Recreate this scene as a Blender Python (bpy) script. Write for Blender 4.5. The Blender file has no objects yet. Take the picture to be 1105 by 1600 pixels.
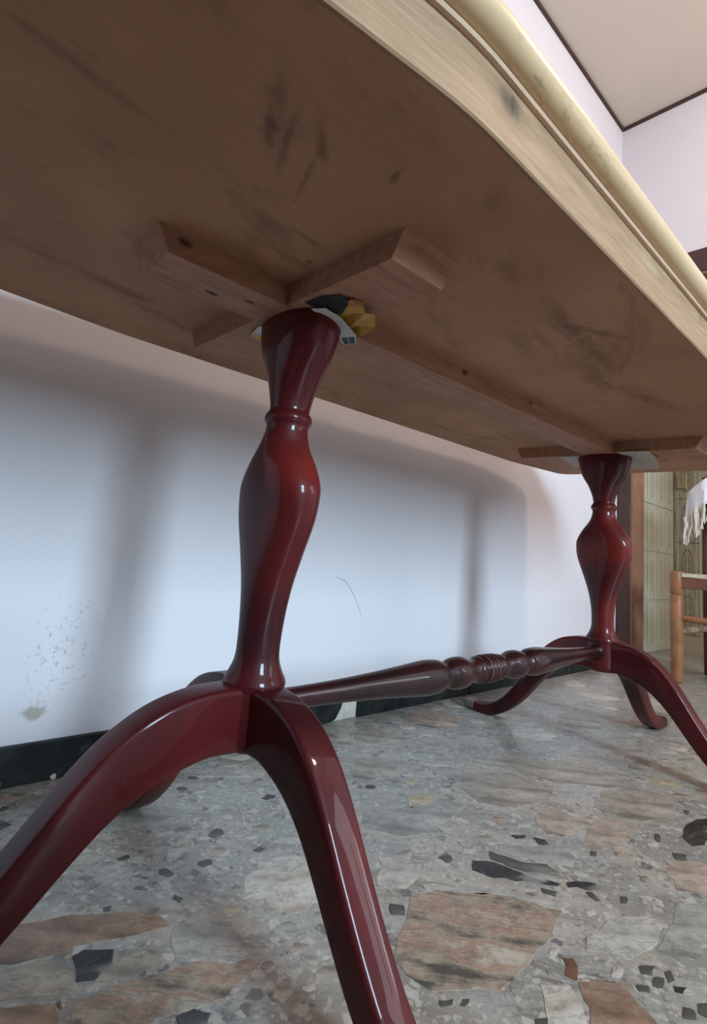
import bpy, bmesh, math, random
from mathutils import Vector, Matrix

scene = bpy.context.scene
COL = scene.collection
random.seed(7)

# ------------------------------------------------------------------ camera
CAM_POS = Vector((-0.3833, -0.5587, 0.4306))
YAW, PITCH, ROLL = 0.8426, 0.1592, 0.0945
FPX, PPX, PPY = 828.3, 542.7, 715.4
fwd = Vector((math.cos(PITCH) * math.cos(YAW), math.cos(PITCH) * math.sin(YAW), math.sin(PITCH)))
rt0 = fwd.cross(Vector((0, 0, 1))).normalized()
up0 = rt0.cross(fwd)
rt = math.cos(ROLL) * rt0 + math.sin(ROLL) * up0
up = -math.sin(ROLL) * rt0 + math.cos(ROLL) * up0
cam_data = bpy.data.cameras.new('camera')
cam_data.sensor_fit = 'VERTICAL'
cam_data.sensor_height = 36.0
cam_data.lens = FPX / 1600 * 36.0
cam_data.shift_x = (552.5 - PPX) / 1600
cam_data.shift_y = (PPY - 800) / 1600
cam_data.clip_start = 0.01
cam = bpy.data.objects.new('camera', cam_data)
cam.matrix_world = Matrix(((rt.x, up.x, -fwd.x, CAM_POS.x), (rt.y, up.y, -fwd.y, CAM_POS.y),
                           (rt.z, up.z, -fwd.z, CAM_POS.z), (0, 0, 0, 1)))
COL.objects.link(cam)
scene.camera = cam

# ------------------------------------------------------------------ world, lights, exposure
world = bpy.data.worlds.new('world')
scene.world = world
world.use_nodes = True
world.node_tree.nodes['Background'].inputs[0].default_value = (0.55, 0.68, 0.9, 1)
world.node_tree.nodes['Background'].inputs[1].default_value = 0.5
scene.view_settings.view_transform = 'Standard'
scene.view_settings.look = 'None'
scene.view_settings.gamma = 1.0
scene.view_settings.use_curve_mapping = False
scene.view_settings.exposure = -0.08


def area(name, loc, target, sx, sy, power, color, shape='RECTANGLE'):
    d = bpy.data.lights.new(name, 'AREA')
    d.shape = shape
    d.size = sx
    d.size_y = sy
    d.energy = power
    d.color = color
    o = bpy.data.objects.new(name, d)
    o.location = loc
    o.rotation_euler = (Vector(target) - Vector(loc)).to_track_quat('-Z', 'Y').to_euler()
    COL.objects.link(o)
    return o


# daylight entering through the window in the front wall, through the glazed door in the right
# wall, the ceiling lamp of the room, and an unseen light added to fill the kitchen
area('daylight_front_window', (0.02, -3.56, 1.70), (0.02, 0, -1.4), 0.85, 1.5, 235, (0.60, 0.83, 1.0))
area('daylight_side_window', (2.36, -2.5, 1.52), (0, -2.3, 0.6), 0.8, 1.2, 16, (0.9, 0.93, 1.0))
lamp = bpy.data.lights.new('ceiling_lamp_light', 'POINT')
lamp.shadow_soft_size = 0.10
lamp.energy = 50
lamp.color = (1.0, 0.74, 0.62)
lamp_o = bpy.data.objects.new('ceiling_lamp_light', lamp)
lamp_o.location = (1.40, -1.25, 2.45)
COL.objects.link(lamp_o)
area('kitchen_fill_light', (3.0, -2.3, 1.6), (2.95, 0.5, 0.7), 0.9, 1.1, 34, (1.0, 0.97, 0.88))  # added fill light, no window is built here

# ------------------------------------------------------------------ helpers
def tag(o, label=None, cat=None, group=None, kind=None):
    if label: o['label'] = label
    if cat: o['category'] = cat
    if group: o['group'] = group
    if kind: o['kind'] = kind
    return o


def empty(name, loc=(0, 0, 0)):
    o = bpy.data.objects.new(name, None)
    o.empty_display_size = 0.05
    o.location = loc
    COL.objects.link(o)
    return o


def link(name, me, mat, parent=None, smooth=False):
    o = bpy.data.objects.new(name, me)
    if mat and not me.materials:
        me.materials.append(mat)
    COL.objects.link(o)
    if parent:
        o.parent = parent
        o.matrix_parent_inverse = Matrix.Translation(-parent.location) if parent.parent is None else Matrix.Identity(4)
    if smooth:
        me.polygons.foreach_set('use_smooth', [True] * len(me.polygons))
    return o


def mesh(name, verts, faces, mat, parent=None, smooth=False):
    me = bpy.data.meshes.new(name)
    me.from_pydata([tuple(v) for v in verts], [], faces)
    bm = bmesh.new()
    bm.from_mesh(me)
    bmesh.ops.recalc_face_normals(bm, faces=bm.faces)
    bm.to_mesh(me)
    bm.free()
    me.update()
    return link(name, me, mat, parent, smooth)


def from_bm(name, bm, mat, parent=None, smooth=False):
    bmesh.ops.recalc_face_normals(bm, faces=bm.faces)
    me = bpy.data.meshes.new(name)
    bm.to_mesh(me)
    bm.free()
    return link(name, me, mat, parent, smooth)


def bm_box(bm, lo, hi):
    vs = [bm.verts.new((x, y, z)) for z in (lo[2], hi[2]) for y in (lo[1], hi[1]) for x in (lo[0], hi[0])]
    for f in ((0, 1, 3, 2), (4, 6, 7, 5), (0, 4, 5, 1), (2, 3, 7, 6), (0, 2, 6, 4), (1, 5, 7, 3)):
        bm.faces.new([vs[i] for i in f])


def box(name, lo, hi, mat, parent=None, bevel=0.0):
    bm = bmesh.new()
    bm_box(bm, lo, hi)
    if bevel:
        bmesh.ops.bevel(bm, geom=bm.edges[:], offset=bevel, segments=2, affect='EDGES', profile=0.5)
    return from_bm(name, bm, mat, parent)


def boxes(name, lst, mat, parent=None):
    bm = bmesh.new()
    for lo, hi in lst:
        bm_box(bm, lo, hi)
    return from_bm(name, bm, mat, parent)


def smooth_by_angle(o, ang=40):
    me = o.data
    me.polygons.foreach_set('use_smooth', [True] * len(me.polygons))
    bm = bmesh.new()
    bm.from_mesh(me)
    a = math.radians(ang)
    for e in bm.edges:
        if len(e.link_faces) == 2 and e.calc_face_angle(0) > a:
            e.smooth = False
    bm.to_mesh(me)
    bm.free()
    return o


def rings_mesh(name, rings, mat, parent=None, smooth=True, caps=True):
    n = len(rings[0])
    verts = [p for r in rings for p in r]
    faces = []
    for i in range(len(rings) - 1):
        for j in range(n):
            k = (j + 1) % n
            faces.append((i * n + j, i * n + k, (i + 1) * n + k, (i + 1) * n + j))
    if caps:
        faces.append(tuple(range(n)))
        faces.append(tuple(range((len(rings) - 1) * n, len(rings) * n)))
    o = mesh(name, verts, faces, mat, parent)
    if smooth:
        smooth_by_angle(o, 50)
    return o


def catmull(pts, sub):
    out = []
    P = [pts[0]] + list(pts) + [pts[-1]]
    for i in range(1, len(P) - 2):
        for k in range(sub):
            t = k / sub
            out.append(tuple(0.5 * (2 * b + (c - a) * t + (2 * a - 5 * b + 4 * c - d) * t * t + (-a + 3 * b - 3 * c + d) * t ** 3)
                             for a, b, c, d in zip(P[i - 1], P[i], P[i + 1], P[i + 2])))
    out.append(tuple(pts[-1]))
    return out


def tube(name, pts, r, mat, parent=None, seg=10):
    rings = []
    for i, p in enumerate(pts):
        p = Vector(p)
        a = Vector(pts[max(i - 1, 0)])
        b = Vector(pts[min(i + 1, len(pts) - 1)])
        d = (b - a).normalized()
        u = d.orthogonal().normalized() if i == 0 else (u0 - d * u0.dot(d)).normalized()
        u0 = u
        v = d.cross(u)
        rr = r[i] if isinstance(r, (list, tuple)) else r
        rings.append([p + rr * (math.cos(2 * math.pi * k / seg) * u + math.sin(2 * math.pi * k / seg) * v) for k in range(seg)])
    return rings_mesh(name, rings, mat, parent)


# ------------------------------------------------------------------ materials
class M:
    def __init__(self, name, rough=0.5, spec=0.5, coat=0.0):
        self.m = bpy.data.materials.new(name)
        self.m.use_nodes = True
        self.t = self.m.node_tree
        self.b = self.t.nodes['Principled BSDF']
        self.b.inputs['Roughness'].default_value = rough
        self.b.inputs['Specular IOR Level'].default_value = spec
        if coat:
            self.b.inputs['Coat Weight'].default_value = coat
            self.b.inputs['Coat Roughness'].default_value = 0.04

    def n(self, typ, **kw):
        nd = self.t.nodes.new(typ)
        for k, v in kw.items():
            setattr(nd, k, v)
        return nd

    def set(self, sock, val):
        if hasattr(val, 'is_output') or isinstance(val, bpy.types.NodeSocket):
            self.t.links.new(val, sock)
        elif isinstance(val, (tuple, list)) and len(val) == 3 and sock.type == 'RGBA':
            sock.default_value = (*val, 1)
        else:
            sock.default_value = val

    def coords(self, kind='Object', scale=(1, 1, 1), rot=(0, 0, 0), loc=(0, 0, 0)):
        tc = self.n('ShaderNodeTexCoord')
        mp = self.n('ShaderNodeMapping')
        self.t.links.new(tc.outputs[kind], mp.inputs[0])
        mp.inputs['Location'].default_value = loc
        mp.inputs['Rotation'].default_value = rot
        mp.inputs['Scale'].default_value = scale
        return mp.outputs[0]

    def streak(self, ang, sx, sy, sz=1.0):
        """object coordinates squeezed across a direction: streaks run along ang (radians, in plan)"""
        tc = self.n('ShaderNodeTexCoord')
        mp = self.n('ShaderNodeMapping', vector_type='TEXTURE')
        self.t.links.new(tc.outputs['Object'], mp.inputs[0])
        mp.inputs['Rotation'].default_value = (0, 0, ang)
        mp.inputs['Scale'].default_value = (1 / sx, 1 / sy, 1 / sz)
        return mp.outputs[0]

    def noise(self, vec, scale=5, detail=4, rough=0.55, dist=0.0):
        nd = self.n('ShaderNodeTexNoise')
        self.set(nd.inputs['Vector'], vec)
        nd.inputs['Scale'].default_value = scale
        nd.inputs['Detail'].default_value = detail
        nd.inputs['Roughness'].default_value = rough
        nd.inputs['Distortion'].default_value = dist
        return nd.outputs[0]

    def voronoi(self, vec, scale=5, feature='F1', out='Distance', rnd=1.0):
        nd = self.n('ShaderNodeTexVoronoi', feature=feature)
        self.set(nd.inputs['Vector'], vec)
        nd.inputs['Scale'].default_value = scale
        nd.inputs['Randomness'].default_value = rnd
        return nd.outputs[out]

    def ramp(self, fac, stops, interp='LINEAR'):
        nd = self.n('ShaderNodeValToRGB')
        cr = nd.color_ramp
        cr.interpolation = interp
        while len(cr.elements) < len(stops):
            cr.elements.new(0.5)
        for e, (p, c) in zip(cr.elements, stops):
            e.position = p
            e.color = (*c, 1) if isinstance(c, (tuple, list)) else (c, c, c, 1)
        self.set(nd.inputs[0], fac)
        return nd.outputs[0]

    def math(self, op, a, b=0.0, clamp=False):
        nd = self.n('ShaderNodeMath', operation=op, use_clamp=clamp)
        self.set(nd.inputs[0], a)
        self.set(nd.inputs[1], b)
        return nd.outputs[0]

    def mix(self, fac, a, b, mode='MIX'):
        nd = self.n('ShaderNodeMix', data_type='RGBA', blend_type=mode)
        self.set(nd.inputs[0], fac)
        self.set(nd.inputs[6], a)
        self.set(nd.inputs[7], b)
        return nd.outputs[2]

    def sep(self, vec):
        nd = self.n('ShaderNodeSeparateXYZ')
        self.set(nd.inputs[0], vec)
        return nd.outputs

    def spot(self, vec, centre, radius, soft, wobble=None, stretch=(1, 1, 1), rotz=0.0):
        """soft blob mask around a point of the thing (a stain, a knot, a smear)"""
        mp = self.n('ShaderNodeMapping', vector_type='TEXTURE')
        self.set(mp.inputs[0], vec)
        mp.inputs['Location'].default_value = centre
        mp.inputs['Rotation'].default_value = (0, 0, rotz)
        mp.inputs['Scale'].default_value = stretch
        ln = self.n('ShaderNodeVectorMath', operation='LENGTH')
        self.t.links.new(mp.outputs[0], ln.inputs[0])
        d = ln.outputs['Value']
        if wobble is not None:
            d = self.math('ADD', d, wobble)
        mr = self.n('ShaderNodeMapRange', interpolation_type='SMOOTHSTEP')
        self.set(mr.inputs[0], d)
        mr.inputs[1].default_value = radius
        mr.inputs[2].default_value = max(radius - soft, -radius)
        mr.inputs[3].default_value = 0
        mr.inputs[4].default_value = 1
        return mr.outputs[0]

    def color(self, c):
        self.set(self.b.inputs['Base Color'], c)
        return self

    def bump(self, h, strength=0.2, dist=0.002):
        nd = self.n('ShaderNodeBump')
        nd.inputs['Strength'].default_value = strength
        nd.inputs['Distance'].default_value = dist
        self.set(nd.inputs['Height'], h)
        self.t.links.new(nd.outputs[0], self.b.inputs['Normal'])
        return self

    def roughness(self, r):
        self.set(self.b.inputs['Roughness'], r)
        return self


def mat_plain(name, c, rough=0.5, var=0.12, scale=20, spec=0.5, bump=0.0):
    m = M(name, rough, spec)
    v = m.coords()
    f = m.noise(v, scale, 5)
    lo = tuple(x * (1 - var) for x in c)
    hi = tuple(min(1, x * (1 + var)) for x in c)
    m.color(m.ramp(f, [(0.3, lo), (0.7, hi)]))
    if bump:
        m.bump(f, bump)
    return m.m


def mat_lacquer():
    m = M('mahogany_lacquer', 0.48, 0.15, coat=0.36)
    v = m.coords()
    f = m.noise(v, 4.5, 2, 0.5)
    g = m.noise(m.coords(scale=(14, 14, 2)), 4, 4)
    c = m.ramp(f, [(0.34, (0.032, 0.003, 0.005)), (0.55, (0.090, 0.007, 0.008)), (0.70, (0.21, 0.018, 0.010))])
    c = m.mix(m.ramp(g, [(0.40, 0.0), (0.8, 0.3)]), c, (0.03, 0.005, 0.006))
    m.color(c)
    return m.m


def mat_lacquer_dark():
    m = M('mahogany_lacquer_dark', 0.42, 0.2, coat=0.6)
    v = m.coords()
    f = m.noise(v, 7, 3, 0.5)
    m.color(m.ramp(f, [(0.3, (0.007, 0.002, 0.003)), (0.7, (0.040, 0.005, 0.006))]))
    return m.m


def mat_underside():
    m = M('raw_plywood', 0.75, 0.2)
    v = m.coords()
    a = m.noise(v, 3.2, 5, 0.6, 0.4)
    b = m.noise(m.streak(0.25, 2.2, 6), 2.6, 7, 0.68, 0.9)
    c = m.ramp(a, [(0.25, (0.30, 0.145, 0.080)), (0.55, (0.42, 0.218, 0.128)), (0.8, (0.50, 0.280, 0.175))])
    c = m.mix(m.ramp(b, [(0.54, 0.0), (0.70, 0.62)]), c, (0.17, 0.085, 0.048))
    grain = m.noise(m.coords(scale=(4, 60, 10)), 3, 5)
    c = m.mix(m.ramp(grain, [(0.3, 0.18), (0.7, 0.0)]), c, (0.22, 0.13, 0.075))
    wob = m.math('MULTIPLY', m.math('SUBTRACT', m.noise(m.streak(0.3, 1, 2.2), 34, 6, 0.7), 0.5), 2.6)
    # smeared finger strokes, scuffs and knots of the board
    for cx, cy, sx, sy, rz, k in ((-0.205, -0.235, 0.030, 0.006, 1.0, 0.75), (-0.185, -0.228, 0.034, 0.005, 1.15, 0.65),
                                  (-0.168, -0.252, 0.030, 0.005, 0.8, 0.7), (-0.215, -0.262, 0.03, 0.007, 0.9, 0.5),
                                  (-0.15, -0.21, 0.035, 0.003, 1.2, 0.5), (-0.10, -0.27, 0.014, 0.004, 1.2, 0.7),
                                  (-0.02, -0.315, 0.025, 0.010, 0.6, 0.4), (-0.13, -0.12, 0.05, 0.016, 0.3, 0.5),
                                  (-0.09, -0.135, 0.03, 0.004, 0.1, 0.55), (0.10, -0.26, 0.035, 0.012, 0.3, 0.35),
                                  (0.24, -0.25, 0.08, 0.014, 0.2, 0.5), (0.30, -0.27, 0.05, 0.010, -0.5, 0.55),
                                  (0.38, -0.24, 0.09, 0.012, 0.1, 0.45), (0.45, -0.20, 0.12, 0.02, 0.2, 0.45),
                                  (0.62, -0.22, 0.12, 0.018, -0.2, 0.45), (0.28, -0.17, 0.06, 0.018, 0.3, 0.4),
                                  (-0.19, 0.16, 0.07, 0.014, 0.2, 0.45), (-0.08, 0.21, 0.06, 0.012, 0.4, 0.35),
                                  (0.66, 0.26, 0.05, 0.008, 0.1, 0.5), (0.13, 0.05, 0.008, 0.008, 0, 0.9),
                                  (-0.06, -0.10, 0.004, 0.004, 0, 0.85)):
        s = m.spot(v, (cx, cy, 0.74), 1.5, 1.5, wob, (sx, sy, 1), rz)
        c = m.mix(m.math('MULTIPLY', s, k * 0.85), c, (0.075, 0.045, 0.03))
    m.color(c)
    m.bump(grain, 0.15, 0.001)
    return m.m


def mat_rail():
    m = M('softwood_rail', 0.65, 0.25)
    v = m.coords()
    g = m.noise(m.coords(scale=(6, 40, 40)), 3, 5, 0.6, 0.3)
    c = m.ramp(g, [(0.3, (0.28, 0.125, 0.070)), (0.7, (0.43, 0.220, 0.135))])
    wob = m.math('MULTIPLY', m.math('SUBTRACT', m.noise(v, 90, 3), 0.5), 0.8)
    for cx, cy, cz, r in ((-0.118, 0.012, 0.712, 0.006), (-0.075, -0.006, 0.712, 0.005), (0.33, -0.037, 0.735, 0.006),
                          (0.55, -0.037, 0.737, 0.004), (-0.178, -0.037, 0.73, 0.006), (0.87, 0.02, 0.712, 0.006)):
        s = m.spot(v, (cx, cy, cz), 1.1, 0.7, wob, (r * 1.8, r, r))
        c = m.mix(m.math('MULTIPLY', s, 0.85), c, (0.03, 0.018, 0.012))
    m.color(c)
    m.bump(g, 0.2, 0.001)
    return m.m


def mat_pine():
    m = M('pale_pine', 0.6, 0.3)
    v = m.coords()
    g = m.noise(m.coords(scale=(5, 5, 70), rot=(0, 0.05, 0)), 3, 6, 0.6, 0.8)
    c = m.ramp(g, [(0.28, (0.25, 0.142, 0.072)), (0.6, (0.35, 0.210, 0.118)), (0.8, (0.43, 0.280, 0.170))])
    wob = m.math('MULTIPLY', m.math('SUBTRACT', m.noise(v, 60, 4), 0.5), 0.8)
    for cx, cz, sx, sz, k, col in ((-0.068, 0.776, 0.040, 0.022, 0.6, (0.22, 0.13, 0.065)), (-0.064, 0.780, 0.020, 0.014, 0.9, (0.105, 0.07, 0.042)),
                                   (-0.062, 0.782, 0.003, 0.010, 0.9, (0.06, 0.045, 0.03)), (0.44, 0.79, 0.010, 0.006, 0.75, (0.2, 0.14, 0.09)),
                                   (0.235, 0.782, 0.05, 0.008, 0.4, (0.40, 0.31, 0.2))):
        s = m.spot(v, (cx, -0.353, cz), 1.15, 0.8, wob, (sx, 0.2, sz))
        c = m.mix(m.math('MULTIPLY', s, k), c, col)
    m.color(c)
    m.bump(g, 0.25, 0.001)
    return m.m


def mat_cream_top():
    m = M('cream_tabletop', 0.35, 0.4)
    v = m.coords()
    f = m.noise(v, 6, 4)
    c = m.ramp(f, [(0.3, (0.54, 0.35, 0.185)), (0.7, (0.63, 0.445, 0.265))])
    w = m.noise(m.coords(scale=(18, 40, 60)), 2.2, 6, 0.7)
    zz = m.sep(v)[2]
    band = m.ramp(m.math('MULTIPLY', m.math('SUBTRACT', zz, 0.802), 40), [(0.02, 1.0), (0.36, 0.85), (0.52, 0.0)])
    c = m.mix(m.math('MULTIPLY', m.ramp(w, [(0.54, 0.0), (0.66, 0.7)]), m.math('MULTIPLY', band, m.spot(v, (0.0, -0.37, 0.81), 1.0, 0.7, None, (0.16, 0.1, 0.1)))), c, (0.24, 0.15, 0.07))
    m.color(c)
    return m.m


def mat_wall(name, c, stains=False):
    m = M(name, 0.85, 0.2)
    v = m.coords()
    f = m.noise(v, 2.2, 4)
    col = m.ramp(f, [(0.3, tuple(x * 0.95 for x in c)), (0.7, c)])
    fine = m.noise(v, 160, 3)
    if stains:
        wob = m.math('MULTIPLY', m.math('SUBTRACT', m.noise(v, 9, 4), 0.5), 1.6)
        area_ = m.spot(v, (-0.085, 0.461, 0.20), 1.15, 0.6, wob, (0.055, 1, 0.13))
        specks = m.ramp(m.noise(m.coords(scale=(1, 1, 1)), 140, 5, 0.7), [(0.57, 0.0), (0.66, 1.0)])
        col = m.mix(m.math('MULTIPLY', m.math('MULTIPLY', area_, specks), 0.6), col, (0.24, 0.20, 0.14))
        wob2 = m.math('MULTIPLY', m.math('SUBTRACT', m.noise(v, 60, 4), 0.5), 1.9)
        s2 = m.spot(v, (-0.115, 0.461, 0.105), 0.9, 0.6, wob2, (0.028, 1, 0.014))
        col = m.mix(m.math('MULTIPLY', s2, 0.65), col, (0.30, 0.25, 0.15))
    m.color(col)
    m.bump(fine, 0.08, 0.001)
    return m.m


def mat_terrazzo():
    m = M('terrazzo_ground', 0.33, 0.5)
    v = m.coords()
    warp = m.noise(v, 14, 3)
    wv = m.n('ShaderNodeVectorMath', operation='MULTIPLY_ADD')
    cn = m.n('ShaderNodeCombineXYZ')
    m.set(cn.inputs[0], warp)
    m.set(cn.inputs[1], m.noise(m.coords(loc=(3, 5, 1)), 14, 3))
    m.t.links.new(cn.outputs[0], wv.inputs[0])
    wv.inputs[1].default_value = (0.03, 0.03, 0.03)
    m.set(wv.inputs[2], v)
    w = wv.outputs[0]
    g = m.noise(v, 9, 6, 0.65)
    c = m.ramp(g, [(0.25, (0.211, 0.193, 0.169)), (0.5, (0.297, 0.273, 0.242)), (0.75, (0.373, 0.340, 0.299))])
    # faint larger marble pieces that cannot be told apart any more
    big = m.voronoi(m.streak(-0.75, 1, 1.9), 6.5, out='Color')
    bs = m.sep(big)
    c = m.mix(m.ramp(bs[0], [(0.45, 0.0), (0.5, 0.35)], 'CONSTANT'), c, (0.383, 0.300, 0.218))
    c = m.mix(m.ramp(bs[1], [(0.78, 0.0), (0.79, 0.4)], 'CONSTANT'), c, (0.182, 0.166, 0.145))
    vein = m.noise(m.streak(-0.75, 3.0, 11), 2.6, 8, 0.70, 0.9)
    c = m.mix(m.ramp(vein, [(0.50, 0.0), (0.66, 0.75)]), c, (0.112, 0.088, 0.065))
    c = m.mix(m.ramp(vein, [(0.30, 0.4), (0.44, 0.0)]), c, (0.528, 0.466, 0.387))
    for sc, th, col, k in ((70, 0.94, (0.086, 0.080, 0.072), 0.75), (70, 0.09, (0.479, 0.439, 0.383), 0.7), (140, 0.91, (0.134, 0.125, 0.113), 0.6),
                           (140, 0.16, (0.479, 0.435, 0.371), 0.6), (200, 0.80, (0.211, 0.193, 0.169), 0.45), (200, 0.2, (0.422, 0.385, 0.335), 0.45)):
        cell = m.sep(m.voronoi(w, sc, out='Color'))[0]
        edge = m.voronoi(w, sc, feature='DISTANCE_TO_EDGE')
        inside = m.ramp(edge, [(0.06, 0.0), (0.12, 1.0)])
        pick = m.math('GREATER_THAN', cell, th) if th > 0.5 else m.math('LESS_THAN', cell, th)
        c = m.mix(m.math('MULTIPLY', m.math('MULTIPLY', pick, inside), k), c, col)
    m.color(c)
    m.roughness(m.ramp(g, [(0.3, 0.26), (0.7, 0.42)]))
    m.bump(m.noise(v, 60, 4), 0.06, 0.001)
    return m.m


def mat_marble(name, stops, rz, sc=1.0):
    m = M(name, 0.40, 0.4)
    ang = -0.78 + (rz - 0.45)
    g1 = m.noise(m.streak(ang, 2.2 * sc, 11 * sc), 2.6, 4, 0.55, 0.35)
    g2 = m.noise(m.coords(), 26, 7, 0.7, 0.3)
    g = m.math('ADD', m.math('MULTIPLY', g1, 0.68), m.math('MULTIPLY', g2, 0.32))
    gg = m.n('ShaderNodeMapRange')
    m.set(gg.inputs[0], g)
    gg.inputs[1].default_value = 0.36
    gg.inputs[2].default_value = 0.64
    gg.inputs[3].default_value = 0.22
    gg.inputs[4].default_value = 0.82
    c = m.ramp(gg.outputs[0], stops)
    v2 = m.noise(m.streak(ang, 2.5 * sc, 9 * sc), 1.9, 6, 0.65, 0.5)
    ridge = m.math('ABSOLUTE', m.math('SUBTRACT', v2, 0.5))
    c = m.mix(m.ramp(ridge, [(0.0, 0.45), (0.02, 0.0)]), c, (0.085, 0.075, 0.065))
    h = m.noise(m.coords(), 70, 5, 0.65)
    c = m.mix(m.ramp(h, [(0.3, 0.45), (0.5, 0.0)]), c, (0.10, 0.09, 0.08))
    c = m.mix(m.ramp(h, [(0.6, 0.0), (0.75, 0.35)]), c, (0.45, 0.43, 0.41))
    m.color(c)
    return m.m


def mat_baseboard():
    m = M('black_marble', 0.5, 0.25)
    v = m.coords()
    f = m.noise(v, 22, 5, 0.6, 0.5)
    m.color(m.ramp(f, [(0.35, (0.006, 0.007, 0.007)), (0.66, (0.022, 0.026, 0.025)), (0.8, (0.10, 0.11, 0.105))]))
    return m.m


def mat_tile():
    m = M('patterned_tile', 0.3, 0.5)
    uv = m.n('ShaderNodeTexCoord').outputs['UV']
    s = m.sep(uv)
    u = m.math('SUBTRACT', s[0], 0.5)
    w = m.math('SUBTRACT', s[1], 0.5)

    def ell(a, b):
        x = m.math('DIVIDE', u, a)
        y = m.math('DIVIDE', w, b)
        return m.math('SQRT', m.math('ADD', m.math('MULTIPLY', x, x), m.math('MULTIPLY', y, y)))

    base = m.ramp(m.noise(m.coords(), 12, 4), [(0.3, (0.36, 0.345, 0.28)), (0.7, (0.45, 0.435, 0.365))])
    dark = (0.17, 0.15, 0.09)
    light = (0.60, 0.60, 0.52)
    e = ell(0.23, 0.34)
    c = m.mix(m.ramp(e, [(0.96, 0.45), (1.0, 0.0)]), base, (0.33, 0.285, 0.175))
    c = m.mix(m.ramp(m.math('ABSOLUTE', m.math('SUBTRACT', e, 1.0)), [(0.03, 0.8), (0.10, 0.0)]), c, dark)
    # four petals and crossing stems
    pet = m.math('ABSOLUTE', m.math('MULTIPLY', u, w))
    c = m.mix(m.math('MULTIPLY', m.ramp(m.math('ABSOLUTE', m.math('SUBTRACT', pet, 0.006)), [(0.0015, 0.75), (0.004, 0.0)]), m.ramp(e, [(0.55, 1.0), (0.62, 0.0)])), c, dark)
    e2 = ell(0.46, 0.56)
    c = m.mix(m.ramp(m.math('ABSOLUTE', m.math('SUBTRACT', e2, 1.0)), [(0.015, 0.7), (0.05, 0.0)]), c, dark)
    c = m.mix(m.math('MULTIPLY', m.ramp(m.math('ABSOLUTE', w), [(0.012, 0.8), (0.03, 0.0)]), m.ramp(e, [(1.0, 0.0), (1.05, 1.0)])), c, light)
    c = m.mix(m.math('MULTIPLY', m.ramp(m.math('ABSOLUTE', m.math('SUBTRACT', m.math('ABSOLUTE', u), 0.36)), [(0.012, 0.8), (0.03, 0.0)]), 0.9), c, light)
    c = m.mix(m.ramp(m.math('ABSOLUTE', u), [(0.012, 0.5), (0.03, 0.0)]), c, light)
    m.color(c)
    return m.m


def mat_card(name, c, rough=0.6):
    return mat_plain(name, c, rough, 0.1, 60)


LACQ = mat_lacquer()
LACQ_DARK = mat_lacquer_dark()
PLY = mat_underside()
RAIL = mat_rail()
PINE = mat_pine()
PINE_LIP = mat_plain('pine_lip', (0.62, 0.42, 0.29), 0.5, 0.08, 30)
CREAM = mat_cream_top()
LILAC = (0.73, 0.685, 0.715)
WALL = mat_wall('lilac_plaster', LILAC, True)
WALL2 = mat_wall('lilac_plaster_plain', LILAC)
WALLDARK = mat_wall('dark_unseen_wall', (0.10, 0.065, 0.045))  # unseen walls, coloured dark to keep bounced light down
CEIL = mat_wall('cream_ceiling', (0.66, 0.58, 0.49))
TERR = mat_terrazzo()
BLACKM = mat_baseboard()
MORTAR = mat_plain('old_mortar', (0.55, 0.52, 0.44), 0.9, 0.15, 60)
DOORDARK = mat_plain('door_wood_shaded', (0.060, 0.024, 0.018), 0.45, 0.25, 14)  # casing face turned from the light, its shade put into the colour
DOORWOOD = mat_plain('door_wood_lit', (0.22, 0.105, 0.065), 0.5, 0.2, 18)  # lining of the same frame, in its lit tone
TILE = mat_tile()
KPLASTER = mat_plain('kitchen_plaster', (0.52, 0.48, 0.40), 0.8, 0.06, 8)
GROUT = mat_plain('tile_grout', (0.42, 0.40, 0.34), 0.9, 0.08, 40)
CHAIRWOOD = mat_plain('chair_beech', (0.30, 0.125, 0.05), 0.5, 0.25, 26)
CHAIRRAIL = mat_plain('chair_red_brown', (0.20, 0.075, 0.045), 0.5, 0.2, 24)
CHAIRPALE = mat_plain('chair_worn_wood', (0.42, 0.31, 0.22), 0.6, 0.25, 30)
CHAIRDARK = mat_plain('chair_dark_wood', (0.085, 0.042, 0.03), 0.5, 0.25, 24)
RUSH = mat_plain('rush_weave', (0.66, 0.55, 0.42), 0.8, 0.25, 120, bump=0.4)
CLOTH = mat_plain('white_cloth', (0.74, 0.75, 0.78), 0.9, 0.05, 20)
FRINGE = mat_plain('fringe_yarn', (0.72, 0.66, 0.57), 0.9, 0.12, 60)
RUBBER = mat_plain('foot_pad', (0.16, 0.13, 0.105), 0.7, 0.15, 60)
GREYSHIM = mat_card('grey_card', (0.42, 0.37, 0.32))
YELLOW = mat_card('yellow_card', (0.55, 0.30, 0.045))
WHITECARD = mat_card('white_card', (0.62, 0.60, 0.58))
BLACKINK = mat_card('black_print', (0.012, 0.012, 0.014))
ORANGEINK = mat_card('orange_print', (0.45, 0.14, 0.04))
LINE = mat_plain('ceiling_moulding_wood', (0.055, 0.026, 0.016), 0.5, 0.2, 30)
CRACK = mat_plain('crack_grey', (0.30, 0.29, 0.31), 0.9, 0.1, 40)
WHITEPAINT = mat_plain('window_white', (0.75, 0.75, 0.73), 0.4, 0.04, 10)

# ------------------------------------------------------------------ the room
YW, XR, ZC = 0.461, 2.30, 2.783       # back wall, right wall, ceiling
YF, XL = -3.5, -2.6                   # front wall (behind the photographer), left wall
T = 0.12
YJ = 0.402                            # doorway jamb; the doorway runs from here toward -y
YD = -0.55                            # other side of the doorway
ZD = 1.826                            # doorway head
KX, KY = 3.33, 0.53                   # kitchen back corner

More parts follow.
